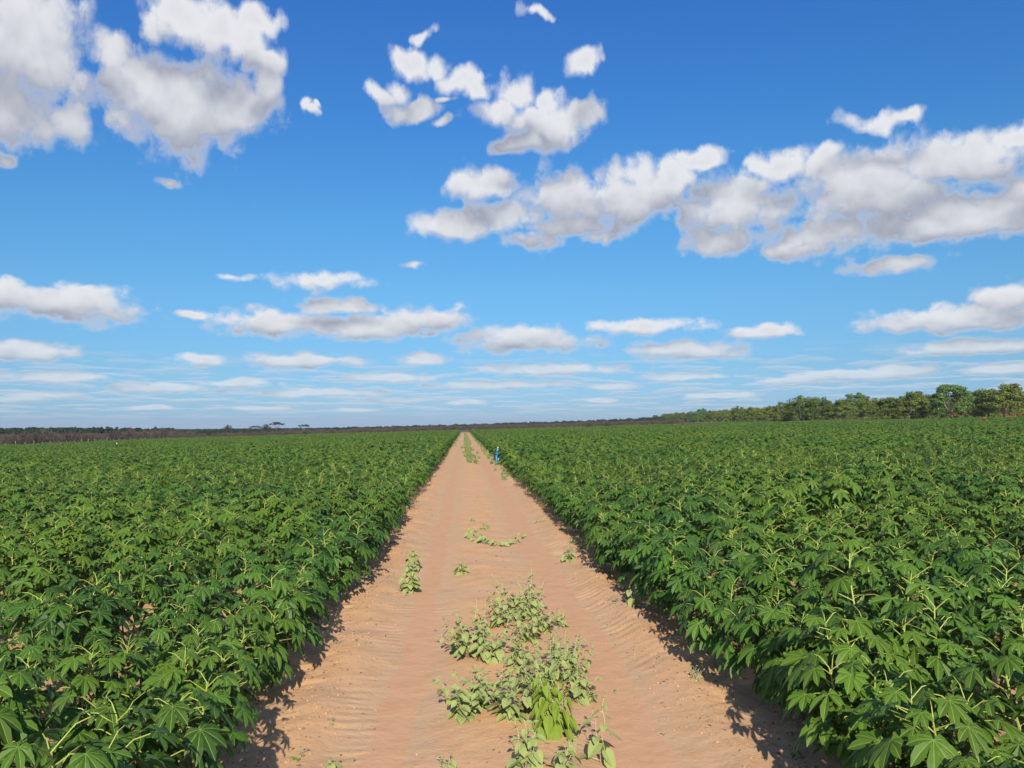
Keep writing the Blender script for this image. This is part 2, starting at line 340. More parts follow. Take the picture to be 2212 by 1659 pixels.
rs = np.random.RandomState(4)
VT = {}
def vnoise(x, y, s, seed):
    """smooth value noise"""
    if seed not in VT: VT[seed] = np.random.RandomState(seed).rand(256, 256)
    T = VT[seed]
    u, v = x / s, y / s; i, j = np.floor(u).astype(int), np.floor(v).astype(int); a, b = u - i, v - j
    a = a * a * (3 - 2 * a); b = b * b * (3 - 2 * b)
    g_ = lambda p, q: T[p % 256, q % 256]
    return (g_(i, j) * (1 - a) + g_(i + 1, j) * a) * (1 - b) + (g_(i, j + 1) * (1 - a) + g_(i + 1, j + 1) * a) * b
XL, XR = -3.4, 4.2
def track_z(x, y):
    wob = 0.10 * (vnoise(y, y * 0, 3.0, 1) - 0.5)
    def bell(c, w): return np.exp(-((x - c - wob) / w) ** 2)
    z = -0.045 * bell(-0.55, 0.34) - 0.06 * bell(1.30, 0.36)
    z += 0.045 * bell(-1.25, 0.22) * (0.5 + vnoise(x, y, 0.7, 2)) + 0.075 * bell(2.02, 0.20) * (0.4 + 1.1 * vnoise(x, y, 0.9, 3))
    z += 0.02 * bell(0.4, 0.35)
    near = sstep(y, 40.0, 16.0)
    ph = y + 0.28 * np.abs(x + 0.55) + 0.07 * vnoise(x, y, 0.5, 7); msk = bell(-0.62, 0.42) * sstep(vnoise(x, y, 1.6, 8), 0.2, 0.6)
    z += near * 0.0065 * np.sin(2 * np.pi * ph / 0.15 + 4.5 * vnoise(x, y, 0.4, 21)) * msk * (1.6 * vnoise(x, y, 0.25, 22) ** 1.5)
    ph = y - 0.55 * np.abs(x - 1.2) + 0.10 * vnoise(x, y, 0.6, 9); msk = (bell(1.62, 0.40)) * sstep(vnoise(x, y, 1.4, 10), 0.15, 0.5)
    z += near * 0.0075 * np.sin(2 * np.pi * ph / 0.20 + 6.0 * vnoise(x, y, 0.5, 23)) * msk * (1.5 * vnoise(x, y, 0.3, 24) ** 2)
    z += 0.024 * (vnoise(x, y, 0.35, 11) - 0.5) * (1 - 0.6 * bell(-0.55, 0.4) - 0.6 * bell(1.3, 0.4))
    edge = sstep(np.abs(x - 0.4), 1.4, 2.2)
    z += (0.03 * (vnoise(x, y, 0.13, 12) - 0.5) + 0.018 * (vnoise(x, y, 0.06, 13) - 0.5)) * edge
    side = sstep(x, XL, XL + 0.5) * sstep(x, XR, XR - 0.5)
    return hz(x, y) + (z + 0.015) * side - 0.03 * (1 - side)
ys1 = np.concatenate([np.arange(2.0, 16, 0.028), np.arange(16, 40, 0.07), np.geomspace(40, 296, 160)])
xs1 = np.arange(XL, XR + 0.001, 0.045)
tag(link('dirt_track', grid_mesh('dirt_track', xs1, ys1, track_z, msand)), kind='structure')
def tz(x, y): return float(track_z(np.array([float(x)]), np.array([float(y)]))[0])
def at(px, py, h=0.0):
    """ground point seen at a spot of the photograph (2212 px wide)"""
    d = CM.to_3x3() @ Vector(((px - CX) / F_PX, (CY - py) / F_PX, -1.0))
    k = (h - CAM_H) / d.z; return d.x * k, d.y * k
def vis(x, y, z, mx=0.0, my=0.0):
    q = CI.to_3x3() @ Vector((x, y, z - CAM_H))
    if q.z >= -0.5: return None
    u, v = CX + F_PX * q.x / -q.z, CY - F_PX * q.y / -q.z
    return (u, v, -q.z) if (-mx < u < 2212 + mx and -my < v < 1659 + my) else None

# ------------------------------------------------------------------ cassava
def palmate(mb, Pt, o, tilt, L, nl, rnd, tint, lod=0):
    """palmate leaf: lobes drooping from the tip of the petiole"""
    z = Vector((0, 0, 1)); s_ = o.cross(z).normalized()
    m = (o * math.cos(tilt) - z * math.sin(tilt)).normalized(); n = s_.cross(m).normalized()
    roll = rnd.uniform(-0.35, 0.35); s2 = s_ * math.cos(roll) + n * math.sin(roll); n = s2.cross(m).normalized()
    if n.z < 0: n = -n
    droop = rnd.uniform(0.12, 0.5); fold = rnd.uniform(0.15, 0.5)
    span = R(rnd.uniform(105, 140))
    for k in range(nl):
        q = -1 + 2 * k / (nl - 1); th = q * span + rnd.uniform(-0.07, 0.07)
        ln = L * (1 - 0.48 * abs(q) ** 1.6) * rnd.uniform(0.92, 1.05)
        d = (m * math.cos(th) + s2 * math.sin(th)).normalized(); e = n.cross(d).normalized()
        dz = droop * rnd.uniform(0.7, 1.3)
        def pt(t_, w, f_): return tuple(Pt + d * (ln * t_) - z * (dz * ln * t_ * t_) + e * w + n * f_)
        if lod == 0:
            w1, w2, w3 = 0.095 * L, 0.185 * L, 0.14 * L
            vs = [pt(0, 0, 0)]; rb = [0.0]
            for t_, w in ((0.28, w1), (0.58, w2), (0.82, w3)):
                vs += [pt(t_, -w, w * fold), pt(t_, 0, 0), pt(t_, w, w * fold)]; rb += [1.0, 0.0, 1.0]
            vs.append(pt(1.0, 0, 0)); rb.append(0.0)
            fs = [(0, 1, 2), (0, 2, 3), (1, 4, 5, 2), (2, 5, 6, 3), (4, 7, 8, 5), (5, 8, 9, 6), (7, 10, 8), (8, 10, 9)]
            mb.add(vs, fs, tint, rb)
        else:
            w2 = 0.19 * L
            vs = [pt(0, 0, 0), pt(0.6, -w2, w2 * fold), pt(0.6, w2, w2 * fold), pt(1, 0, 0)]
            mb.add(vs, [(0, 1, 3), (0, 3, 2)], tint, 0.9)
def cassava(seed, lod=0, edge=False):
    rnd = random.Random(seed); st = MB(); lf = MB()
    nst = rnd.choice([2, 3, 3]); LF = rnd.uniform(0.86, 1.14)
    a0 = rnd.uniform(0, 6.28)
    for si in range(nst):
        a = a0 + si * 6.283 / nst + rnd.uniform(-0.5, 0.5); H = rnd.uniform(0.82, 1.06); sp = rnd.uniform(0.10, 0.30)
        base = Vector((rnd.uniform(-0.04, 0.04), rnd.uniform(-0.04, 0.04), -0.06))
        pts = []
        for i in range(7):
            u = i / 6; w = 0.014 * math.sin(i * 2.1 + a)
            pts.append(base + Vector((math.cos(a) * sp * u ** 1.1 + w, math.sin(a) * sp * u ** 1.1 - w, (H + 0.06) * u)))
        st.tube(pts, [0.013 - 0.0085 * i / 6 for i in range(7)], 5 if lod == 0 else 3, 0.5, [p_.z for p_ in pts], cap=False)
        def on(u):
            f_ = u * 6; i = min(5, int(f_)); return pts[i].lerp(pts[i + 1], f_ - i)
        nl = rnd.randint(20, 24) if lod == 0 else rnd.randint(14, 16)
        ph = rnd.uniform(0, 6.28)
        for k in range(nl):
            u = 0.36 + 0.64 * (k / (nl - 1)) ** 0.75; sp_ = on(u)
            az_ = ph + k * 2.39996 + rnd.uniform(-0.2, 0.2)
            top = (u - 0.36) / 0.64
            ln = 0.27 * (1 - 0.45 * top ** 4) * rnd.uniform(0.75, 1.15)
            o = Vector((math.cos(az_), math.sin(az_), 0))
            up = 0.15 + 0.55 * top ** 3 + rnd.uniform(-0.15, 0.15)
            p1 = sp_ + o * ln * 0.55 + Vector((0, 0, ln * up * 0.72)); p2 = sp_ + o * ln + Vector((0, 0, ln * (up - 0.10)))
            st.tube([sp_, p1, p2], [0.0038, 0.0030, 0.0026], 4 if lod == 0 else 3, 0.5, 1.0, cap=False)
            L = 0.160 * LF * (1 - 0.30 * max(0, top - 0.8) / 0.2) * rnd.uniform(0.82, 1.1)
            tilt = R(rnd.uniform(12, 42) + 22 * (1 - top))
            if top > 0.95: tilt = R(rnd.uniform(0, 35)); L *= 0.8
            palmate(lf, p2, o, tilt, L, 7 if (lod == 0 and rnd.random() < 0.85) else 5, rnd, rnd.random() * (0.93 if top > 0.3 else 1.0), lod)
    # low side shoots
    nlow = (9 if edge else 7) if lod == 0 else (8 if edge else 5)
    for k in range(nlow):
        a = rnd.uniform(0, 6.283); o = Vector((math.cos(a), math.sin(a), 0)); z0 = rnd.uniform(0.22, 0.58)
        r0 = rnd.uniform(0.08, 0.36); p2 = o * r0 + Vector((0, 0, z0 + 0.06))
        st.tube([o * 0.05 + Vector((0, 0, z0 * 0.6)), p2], [0.0032, 0.0024], 3, 0.5, 0.9, cap=False)
        palmate(lf, p2, o, R(rnd.uniform(25, 60)), 0.125 * rnd.uniform(0.7, 1.05), 5, rnd, rnd.random() * 0.985, lod)
    return st, lf
NV = 9
hi = []
for k in range(NV):
    st, lf = cassava(100 + k, 0, edge=(k < 3))
    hi.append((st.mesh('cassava_stem', M_STEM), lf.mesh('cassava_foliage', M_CAS)))
lo = []
for k in range(6):
    st, lf = cassava(200 + k, 1, edge=(k < 2)); mb = MB(); mb.join(st, 0); mb.join(lf, 1)
    lo.append(bpy.data.objects.new('far_cassava', mb.mesh('far_cassava', [M_STEM, M_CAS])))

rnd = random.Random(11)
ROWS_L = [-1.82 - 0.97 * i for i in range(110)]
ROWS_R = [2.44 + 0.97 * i for i in range(121)]
plants = []            # x, y, scale, rot, side, row, tall
for side, rows in (('left', ROWS_L), ('right', ROWS_R)):
    for ri, rx in enumerate(rows):
        y = -1.2 + rnd.uniform(0, 0.7); idx = 0
        while y < 292:
            y += rnd.uniform(0.66, 0.85) if ri == 0 else rnd.uniform(0.72, 1.06)
            if rx < -0.70 * y - 7 or rx > 0.82 * y + 7: continue
            if rnd.random() < 0.05 and ri > 0: continue
            x = rx + rnd.uniform(-0.12, 0.12)
            if ri == 0: x += 0.14 * mnoise.noise(Vector((rx, y * 0.35, 5.0))) + (0.06 if side == 'right' else -0.06)
            nz = mnoise.noise(Vector((x * 0.16, y * 0.16, 3.1))) + 0.5 * mnoise.noise(Vector((x * 0.5, y * 0.5, 9.0)))
            sc = (1.0 + 0.20 * nz) * rnd.uniform(0.86, 1.12)
            nb = mnoise.noise(Vector((x * 0.75, y * 0.75, 21.0)))
            sc *= 1.0 + 0.16 * nb
            if rnd.random() < 0.10: sc *= rnd.uniform(0.62, 0.8)
            elif rnd.random() < 0.05: sc *= 1.12
            if ri == 0: sc = max(sc, 0.86)
            if ri == 0: sc = min(sc, 1.04)
            plants.append([x, y, sc, rnd.uniform(0, 6.283), side, ri])
cand = []
for i, q in enumerate(plants):
    v = vis(q[0], q[1], hzf(q[0], q[1]) + 0.95, 60, 120)
    if v: cand.append((v[2], i))
cand.sort(); near = set(i for _, i in cand[:300])
def ordw(n):
    return str(n) + ('th' if 10 <= n % 100 <= 20 else {1: 'st', 2: 'nd', 3: 'rd'}.get(n % 10, 'th'))
cnt = {}
for i in sorted(near, key=lambda i: plants[i][1]):
    x, y, sc, rz, side, ri = plants[i]
    cnt[(side, ri)] = cnt.get((side, ri), 0) + 1; k = cnt[(side, ri)]
    e = empty('cassava_plant', (x, y, hzf(x, y)), rz, sc)
    where = ('at the %s edge of the sandy track' % side) if ri == 0 else ('in the %s row %s of the sandy track' % (ordw(ri + 1), side))
    tag(e, 'green cassava bush %s, %s from the front' % (where, ordw(k)), 'cassava plant', 'cassava plants in the near rows')
    vi = rnd.randrange(3) if ri == 0 else 3 + rnd.randrange(NV - 3)
    st, lf = hi[vi]; link('stem', st, e); link('foliage', lf, e)

def gn_scatter(name, pts, protos, kind_mat=None):
    """one object that repeats far plants on points; pts rows: x y z rot scale variant"""
    me = bpy.data.meshes.new(name); A = np.array(pts, dtype=np.float32)
    me.vertices.add(len(A)); me.vertices.foreach_set('co', A[:, :3].ravel())
    for nm, c_ in (('rot', 3), ('scl', 4)):
        a = me.attributes.new(nm, 'FLOAT', 'POINT'); a.data.foreach_set('value', A[:, c_].copy())
    a = me.attributes.new('idx', 'INT', 'POINT'); a.data.foreach_set('value', A[:, 5].astype(np.int32))
    me.update(); ob = link(name, me)
    ng = bpy.data.node_groups.new(name + '_nodes', 'GeometryNodeTree')
    ng.interface.new_socket('Geometry', in_out='INPUT', socket_type='NodeSocketGeometry')
    ng.interface.new_socket('Geometry', in_out='OUTPUT', socket_type='NodeSocketGeometry')
    N = ng.nodes; Lk = ng.links; gi = N.new('NodeGroupInput'); go = N.new('NodeGroupOutput')
    j = N.new('GeometryNodeJoinGeometry')
    for p_ in protos:
        oi = N.new('GeometryNodeObjectInfo'); oi.inputs[0].default_value = p_; oi.inputs['As Instance'].default_value = True
        Lk.new(oi.outputs['Geometry'], j.inputs[0])
    iop = N.new('GeometryNodeInstanceOnPoints'); Lk.new(gi.outputs[0], iop.inputs['Points']); Lk.new(j.outputs[0], iop.inputs['Instance'])
    iop.inputs['Pick Instance'].default_value = True
    def na(nm, typ):
        n = N.new('GeometryNodeInputNamedAttribute'); n.data_type = typ; n.inputs[0].default_value = nm; return n.outputs[0]
    Lk.new(na('idx', 'INT'), iop.inputs['Instance Index'])
    cx = N.new('ShaderNodeCombineXYZ'); Lk.new(na('rot', 'FLOAT'), cx.inputs[2])
    Lk.new(cx.outputs[0], iop.inputs['Rotation']); Lk.new(na('scl', 'FLOAT'), iop.inputs['Scale'])
    Lk.new(iop.outputs[0], go.inputs[0])
    md = ob.modifiers.new('scatter', 'NODES'); md.node_group = ng
    return ob
pts = []
hi_objs = []
for k in range(3, NV):
    st, lf = cassava(100 + k, 0); mb = MB(); mb.join(st, 0); mb.join(lf, 1)
    hi_objs.append(bpy.data.objects.new('mid_cassava', mb.mesh('mid_cassava', [M_STEM, M_CAS])))
protos = lo + hi_objs
for i, (x, y, sc, rz, side, ri) in enumerate(plants):
    if i in near: continue
    if y < 34: k = 6 + rnd.randrange(len(hi_objs))
    else: k = rnd.randrange(2) if ri == 0 else 2 + rnd.randrange(4)
    pts.append((x, y, hzf(x, y), rz, sc * (1.0 if y < 34 else 1.04), k))
tag(gn_scatter('cassava_field', pts, protos), 'dense field of green cassava on both sides of the sandy track', 'cassava field', kind='stuff')
print('plants', len(plants), 'near', len(near))

# ------------------------------------------------------------------ weeds on the track
def heart(mb, Pt, o, up, L, tint, pointed=False, fold=0.25, droop=0.3):
    """heart-shaped leaf from its stalk end, o = direction of the tip, up = rough normal"""
    s_ = o.cross(up).normalized(); n = s_.cross(o).normalized()
    prof = ((-0.14, 0.24), (0.0, 0.40), (0.28, 0.50), (0.58, 0.40), (0.84, 0.20)) if not pointed else ((-0.08, 0.14), (0.05, 0.26), (0.3, 0.31), (0.6, 0.2), (0.84, 0.07))
    vs = [tuple(Pt)]; rb = [0.0]
    for t_, w in prof:
        c_ = Pt + o * (max(t_, 0.0) * L) - Vector((0, 0, 1)) * (droop * L * max(t_, 0) ** 2)
        b_ = Pt + o * (t_ * L) - Vector((0, 0, 1)) * (droop * L * max(t_, 0) ** 2)
        vs += [tuple(b_ - s_ * w * L + n * fold * w * L), tuple(c_), tuple(b_ + s_ * w * L + n * fold * w * L)]; rb += [1, 0.0, 1]
    vs.append(tuple(Pt + o * L - Vector((0, 0, 1)) * droop * L)); rb.append(0.0)
    fs = [(0, 1, 4), (0, 6, 3)]
    fs = []
    for i in range(4):
        a = 1 + i * 3; fs += [(a, a + 3, a + 4, a + 1), (a + 1, a + 4, a + 5, a + 2)]
    fs += [(13, 16, 14), (14, 16, 15)]
    mb.add(vs, fs, tint, rb)
def weed(seed, H, n_st, leaf=0.062, spread=0.5, airy=False, pointed=False, lean=None):
    rnd = random.Random(seed); st = MB(); lf = MB()
    for si in range(n_st):
        a = rnd.uniform(0, 6.283); h = H * rnd.uniform(0.6, 1.05); sp = h * spread * rnd.uniform(0.2, 1.0)
        if si == 0: h = H; sp *= 0.4
        dx, dy = math.cos(a) * sp, math.sin(a) * sp
        if lean: dx += lean[0] * h; dy += lean[1] * h
        pts = [Vector((rnd.uniform(-0.02, 0.02), rnd.uniform(-0.02, 0.02), -0.03))]
        for i in range(1, 6):
            u = i / 5; pts.append(Vector((dx * u ** 0.8 + 0.012 * math.sin(3 * i + a), dy * u ** 0.8, h * u)))
        st.tube(pts, [0.0042 - 0.0026 * i / 5 for i in range(6)], 4, 0.5, [p_.z for p_ in pts], cap=False)
        nl = int(h / (0.030 if not airy else 0.045))
        for k in range(nl):
            u = 0.10 + 0.9 * k / max(1, nl - 1); f_ = u * 5; i = min(4, int(f_)); q = pts[i].lerp(pts[i + 1], f_ - i)
            az_ = a + k * 2.4 + rnd.uniform(-0.4, 0.4); o = Vector((math.cos(az_), math.sin(az_), 0))
            L = leaf * (1.15 - 0.75 * u ** 2) * rnd.uniform(0.7, 1.25)
            pl = L * rnd.uniform(0.3, 0.8) * (1.2 - 0.6 * u)
            p2 = q + o * pl + Vector((0, 0, pl * 0.35))
            st.tube([q, p2], [0.0018, 0.0014], 3, 0.5, 1.0, cap=False)
            tl = rnd.uniform(0.0, 0.75) if u < 0.85 else rnd.uniform(-0.6, 0.2)
            if pointed: tl = rnd.uniform(0.7, 1.3)
            od = (o * math.cos(tl) - Vector((0, 0, 1)) * math.sin(tl)).normalized()
            up = (Vector((0, 0, 1)) + Vector((rnd.uniform(-.4, .4), rnd.uniform(-.6, .2), 0))).normalized()
            heart(lf, p2, od, up, L, min(1, rnd.random() * 0.55 + 0.45 * u) * (0.93 if rnd.random() < 0.9 else 1.0), pointed)
            if rnd.random() < 0.45 and not airy:      # small leaves of a side shoot
                o2 = Vector((math.cos(az_ + 0.9), math.sin(az_ + 0.9), 0.3)).normalized()
                heart(lf, q + o2 * 0.012, o2, up, L * 0.5, rnd.random() * 0.4 + 0.5, pointed)
    return st, lf
def put_weed(px, py, hpx, label, seed, n_st=4, leaf=0.058, spread=0.5, airy=False, pointed=False, name='weed', m=None, lean=None, cat='weed', group=None, rz=0):
    x, y = at(px, py); d = y; H = hpx / F_PX * d / 0.96
    e = empty(name, (x, y, tz(x, y)), rz)
    st, lf = weed(seed, H, n_st, leaf, spread, airy, pointed, lean)
    link('stem', st.mesh('weed_stem', M_WSTEM), e); link('foliage', lf.mesh('weed_foliage', m or M_WEED), e)
    tag(e, label, cat, group); return e
G1 = 'grey-green weeds of the middle strip'
V = 'grey-green velvety weed '
WL = [
 (1150, 1348, 112, V + 'with the tallest tip, at the far end of the big middle clump', 6, 0.055),
 (1112, 1352, 92, V + 'at the far left end of the big middle clump', 5, 0.055),
 (1082, 1366, 82, V + 'between the far end and the left flank of the clump', 4, 0.055),
 (1180, 1368, 84, V + 'at the far right of the big middle clump', 5, 0.055),
 (1148, 1392, 78, V + 'in the upper middle of the big clump', 5, 0.055),
 (1020, 1425, 128, V + 'standing up at the left shoulder of the big clump', 5, 0.06),
 (1052, 1440, 98, V + 'just inside the left shoulder of the big clump', 5, 0.062),
 (990, 1412, 72, V + 'sticking out left of the big clump', 3, 0.055),
 (1215, 1440, 78, V + 'on the upper right flank of the big clump', 4, 0.055),
 (1118, 1452, 80, V + 'at the heart of the big clump', 4, 0.058),
 (1185, 1482, 112, V + 'with silvery tips, right of the clump centre', 6, 0.055),
 (1232, 1478, 104, V + 'with silvery tips on the right side of the clump', 6, 0.055),
 (1140, 1508, 98, V + 'with thick pale stems, near the clump centre', 5, 0.064),
 (1002, 1555, 112, V + 'at the near left corner of the big clump', 7, 0.058),
 (1045, 1538, 96, V + 'near the left front of the big clump', 5, 0.062),
 (1102, 1562, 110, V + 'with large leaves at the near middle of the clump', 6, 0.068),
 (1165, 1545, 100, V + 'just left of the lime-green weed', 5, 0.062),
 (1244, 1515, 88, V + 'behind the right of the lime-green weed', 5, 0.056),
]
for k, (px, py, hp, lb, n_, lfz) in enumerate(WL):
    put_weed(px, py - 4, hp * 0.86, lb, 300 + k, n_ + 1, lfz * 1.2, 1.1, group=G1, rz=k)
put_weed(1198, 1590, 118, 'lime-green weed with drooping pointed leaves at the clump front', 400, 10, 0.105, 0.42, pointed=True, m=M_LIME, name='weed')
put_weed(1278, 1512, 34, 'small flat grey-green weed just right of the big clump', 401, 5, 0.06, 0.9)
put_weed(1302, 1645, 142, 'tall airy weed with few round leaves, right of the lime-green weed', 402, 2, 0.082, 0.25, airy=True)
put_weed(1138, 1700, 118, 'grey-green weed cut off by the bottom edge, tallest of those there', 403, 5, 0.075, 0.35)
put_weed(1210, 1682, 66, 'grey-green weed leaning right near the bottom edge', 404, 4, 0.07, 0.6, lean=(0.5, 0))
put_weed(965, 1678, 50, 'small grey-green weed at the bottom edge left of the middle', 405, 4, 0.055, 0.5)
put_weed(715, 1672, 26, 'tiny two-leaved weed at the bottom edge on the left wheel track', 406, 3, 0.055, 0.5)
put_weed(648, 1650, 20, 'small bright green seedling near the bottom left shadow', 407, 3, 0.05, 0.7, m=M_LIME, name='seedling', cat='seedling')
put_weed(885, 1278, 62, 'larger grey-green weed on the left verge of the track', 408, 5, 0.085, 0.35)
put_weed(892, 1232, 52, 'thin grey-green weed just behind the larger one on the left verge', 409, 4, 0.08, 0.35)
put_weed(996, 1240, 24, 'small lone grey-green weed in mid track behind the clump', 410, 4, 0.085, 0.6)
put_weed(1228, 1214, 34, 'small weed with round leaves on the right wheel track, far side', 411, 4, 0.085, 0.8)
put_weed(1372, 1326, 46, 'round-leaved weed on the right verge beside the cassava', 412, 3, 0.088, 0.5, airy=True)
put_weed(1332, 1316, 12, 'low grey spreading weed left of the round-leaved verge weed', 413, 7, 0.035, 2.4)
put_weed(1212, 1352, 40, 'little grey-green weed standing off the right of the clump end', 414, 3, 0.06, 0.5)
put_weed(1255, 1402, 44, 'slim single-stemmed weed right of the big clump', 415, 1, 0.058, 0.3)
put_weed(937, 1472, 12, 'single pale leafy sprig at the left tip of the clump', 416, 2, 0.05, 0.9)
put_weed(1326, 1494, 14, 'two-leaved seedling on the right wheel track', 417, 2, 0.055, 1.2, name='seedling', cat='seedling')
put_weed(1336, 1278, 9, 'tiny lime rosette on the right wheel track', 418, 5, 0.045, 1.6, m=M_LIME, name='seedling', cat='seedling')
put_weed(732, 1400, 12, 'bright little seedling on the left verge, leftmost of three', 419, 3, 0.04, 1.0, m=M_LIME, name='seedling', cat='seedling')
put_weed(770, 1396, 9, 'bright little seedling on the left verge, middle of three', 420, 3, 0.04, 1.0, m=M_LIME, name='seedling', cat='seedling')
put_weed(792, 1400, 9, 'bright little seedling on the left verge, rightmost of three', 421, 4, 0.04, 1.2, m=M_LIME, name='seedling', cat='seedling')
put_weed(718, 1570, 12, 'small green seedling left of the left wheel track near the front', 422, 3, 0.045, 1.0, m=M_LIME, name='seedling', cat='seedling')
put_weed(1018, 1128, 9, 'tiny tuft left of the middle behind the creeping vine', 423, 5, 0.06, 1.2)
put_weed(1050, 1146, 12, 'low green tuft just behind the creeping vine', 424, 5, 0.07, 1.2)
put_weed(1240, 1180, 12, 'low sprawling tuft on the right verge behind the round-leaved weed', 425, 6, 0.07, 1.8)
put_weed(1168, 1130, 8, 'low flat tuft on the right wheel track in mid distance', 426, 6, 0.06, 2.6)
put_weed(1720, 1650, 22, 'lime seedling at the bottom edge beside the right cassava', 427, 3, 0.06, 0.8, m=M_LIME, name='seedling', cat='seedling')
put_weed(1082, 1008, 10, 'small green tuft at the foot of the nearer blue valve pipe', 428, 6, 0.12, 1.0, m=M_LIME)
put_weed(1052, 985, 14, 'grey-green tuft on the verge just left of the nearer blue valve pipe', 429, 6, 0.14, 0.8)
put_weed(1500, 1480, 26, 'dry brown and green tuft in the edge of the right shadow', 430, 7, 0.03, 1.2)

# creeping vine lying in a crescent
ve = empty('creeping_vine', (*at(1075, 1185), tz(*at(1075, 1185))))
vst, vlf = MB(), MB(); rnd = random.Random(6)
o0 = ve.location
for run in ([(1132, 1156), (1120, 1170), (1098, 1180), (1070, 1184), (1046, 1178), (1030, 1166), (1018, 1154)], [(1046, 1178), (1026, 1172), (1012, 1162)]):
    P3 = []
    for (a, b) in run:
        x, y = at(a, b); P3.append(Vector((x, y, tz(x, y) + 0.015)) - o0)
    vst.tube(P3, 0.004, 4, 0.5, 0.1, cap=False)
    for i in range(len(P3) - 1):
        for k in range(6):
            q = P3[i].lerp(P3[i + 1], (k + rnd.random()) / 6); a = rnd.uniform(0, 6.283); o = Vector((math.cos(a), math.sin(a), 0.1)).normalized()
            h_ = rnd.uniform(0.02, 0.11); p2 = q + o * 0.05 + Vector((0, 0, h_)); vst.tube([q, p2], 0.002, 3, 0.5, 0.5, cap=False)
            heart(vlf, p2, (o + Vector((0, -0.4, -0.5))).normalized(), Vector((0, -0.5, 0.8)).normalized(), rnd.uniform(0.06, 0.10), rnd.random() * 0.7)
link('stem', vst.mesh('vine_stem', M_WSTEM), ve); link('foliage', vlf.mesh('vine_foliage', M_WEED), ve)
tag(ve, 'green creeping vine curved across the middle of the sandy track', 'vine')

# far weeds on the middle strip and verges: uncountable
small = []
for k in range(4):
    st, lf = weed(500 + k, 0.34, 5, 0.075, 0.7); mb = MB(); mb.join(st, 0); mb.join(lf, 1)
    small.append(bpy.data.objects.new('small_weed', mb.mesh('small_weed', [M_WSTEM, M_WEED])))
wp = []; rnd = random.Random(8)
for i in range(720):
    y = 50 + 240 * rnd.random() ** 1.2; x = 0.40 + rnd.gauss(0, 0.10 + 0.22 * mnoise.noise(Vector((0, y * 0.11, 1))) ** 2 * 2 + 0.08) + 0.15 * mnoise.noise(Vector((5, y * 0.06, 0)))
    if y < 62 and rnd.random() < 0.5: continue
    wp.append((x, y, tz(x, y), rnd.uniform(0, 6.28), rnd.uniform(0.45, 1.1), rnd.randrange(4)))
for i in range(480):
    y = 34 + 256 * rnd.random() ** 1.4; x = rnd.gauss(2.0, 0.16) if rnd.random() < 0.62 else rnd.gauss(-1.3, 0.16)
    if x < 0 and y < 95: continue
    if y < 50 and rnd.random() < 0.5: continue
    wp.append((x, y, tz(x, y), rnd.uniform(0, 6.28), rnd.uniform(0.35, 0.95), rnd.randrange(4)))
tag(gn_scatter('far_weeds', wp, small), 'pale green weeds growing along the far middle strip and verges', 'weeds', kind='stuff')

# litter and clods
m_cl = plain('clod', (0.44, 0.265, 0.15, 1), 0.95, 30.0, 0.25); m_li = plain('litter', (0.20, 0.12, 0.06, 1), 0.9, 20.0, 0.5)
rnd = random.Random(21); cb = MB(); lb_ = MB()
for i in range(8000):
    y = 4.2 + 30 * rnd.random() ** 1.5
    r_ = rnd.random()
    x = rnd.gauss(-1.5, 0.32) if r_ < 0.45 else (rnd.gauss(2.2, 0.38) if r_ < 0.93 else rnd.uniform(-1, 2))
    if not (XL + 0.5 < x < XR - 0.5): continue
    s_ = 0.004 + 0.014 * rnd.random() ** 3.2; z = tz(x, y); vs = []
    for (a, b, c_) in ((1, 0, 0), (-1, 0, 0), (0, 1, 0), (0, -1, 0), (0, 0, 1), (.7, .7, .5), (-.7, .6, .6), (0.6, -.7, .6), (-.6, -.7, .5)):
        k = s_ * rnd.uniform(0.7, 1.2); vs.append((x + a * k, y + b * k, z + c_ * k * 0.8 - 0.001))
    fs = [(0, 5, 2), (2, 6, 1), (1, 8, 3), (3, 7, 0), (4, 5, 0), (4, 2, 5), (4, 6, 2), (4, 1, 6), (4, 8, 1), (4, 3, 8), (4, 7, 3), (4, 0, 7)]
    cb.add(vs, [(f[0], f[1], f[2]) for f in fs])
for i in range(2200):
    y = 4.2 + 24 * rnd.random() ** 1.5; r_ = rnd.random()
    x = rnd.gauss(-1.5, 0.4) if r_ < 0.4 else (rnd.gauss(2.25, 0.4) if r_ < 0.88 else rnd.uniform(0, 1))
    if not (XL + 0.5 < x < XR - 0.5): continue
    a = rnd.uniform(0, 6.28); L = rnd.uniform(0.012, 0.05); w = rnd.uniform(0.002, 0.012); z = tz(x, y) + 0.003
    c_, s_ = math.cos(a), math.sin(a)
    vs = [(x, y, z), (x + c_ * L * .5 - s_ * w, y + s_ * L * .5 + c_ * w, z + rnd.uniform(0.002, 0.012)), (x + c_ * L, y + s_ * L, z), (x + c_ * L * .5 + s_ * w, y + s_ * L * .5 - c_ * w, z + rnd.uniform(0, .008))]
    lb_.add(vs, [(0, 3, 2, 1)])
tag(link('sand_clods', cb.mesh('sand_clods', m_cl)), 'small crumbs of dry orange sand along both verges', 'clods', kind='stuff')
tag(link('leaf_litter', lb_.mesh('leaf_litter', m_li)), 'dry brown leaf litter scattered on the sandy verges', 'litter', kind='stuff')

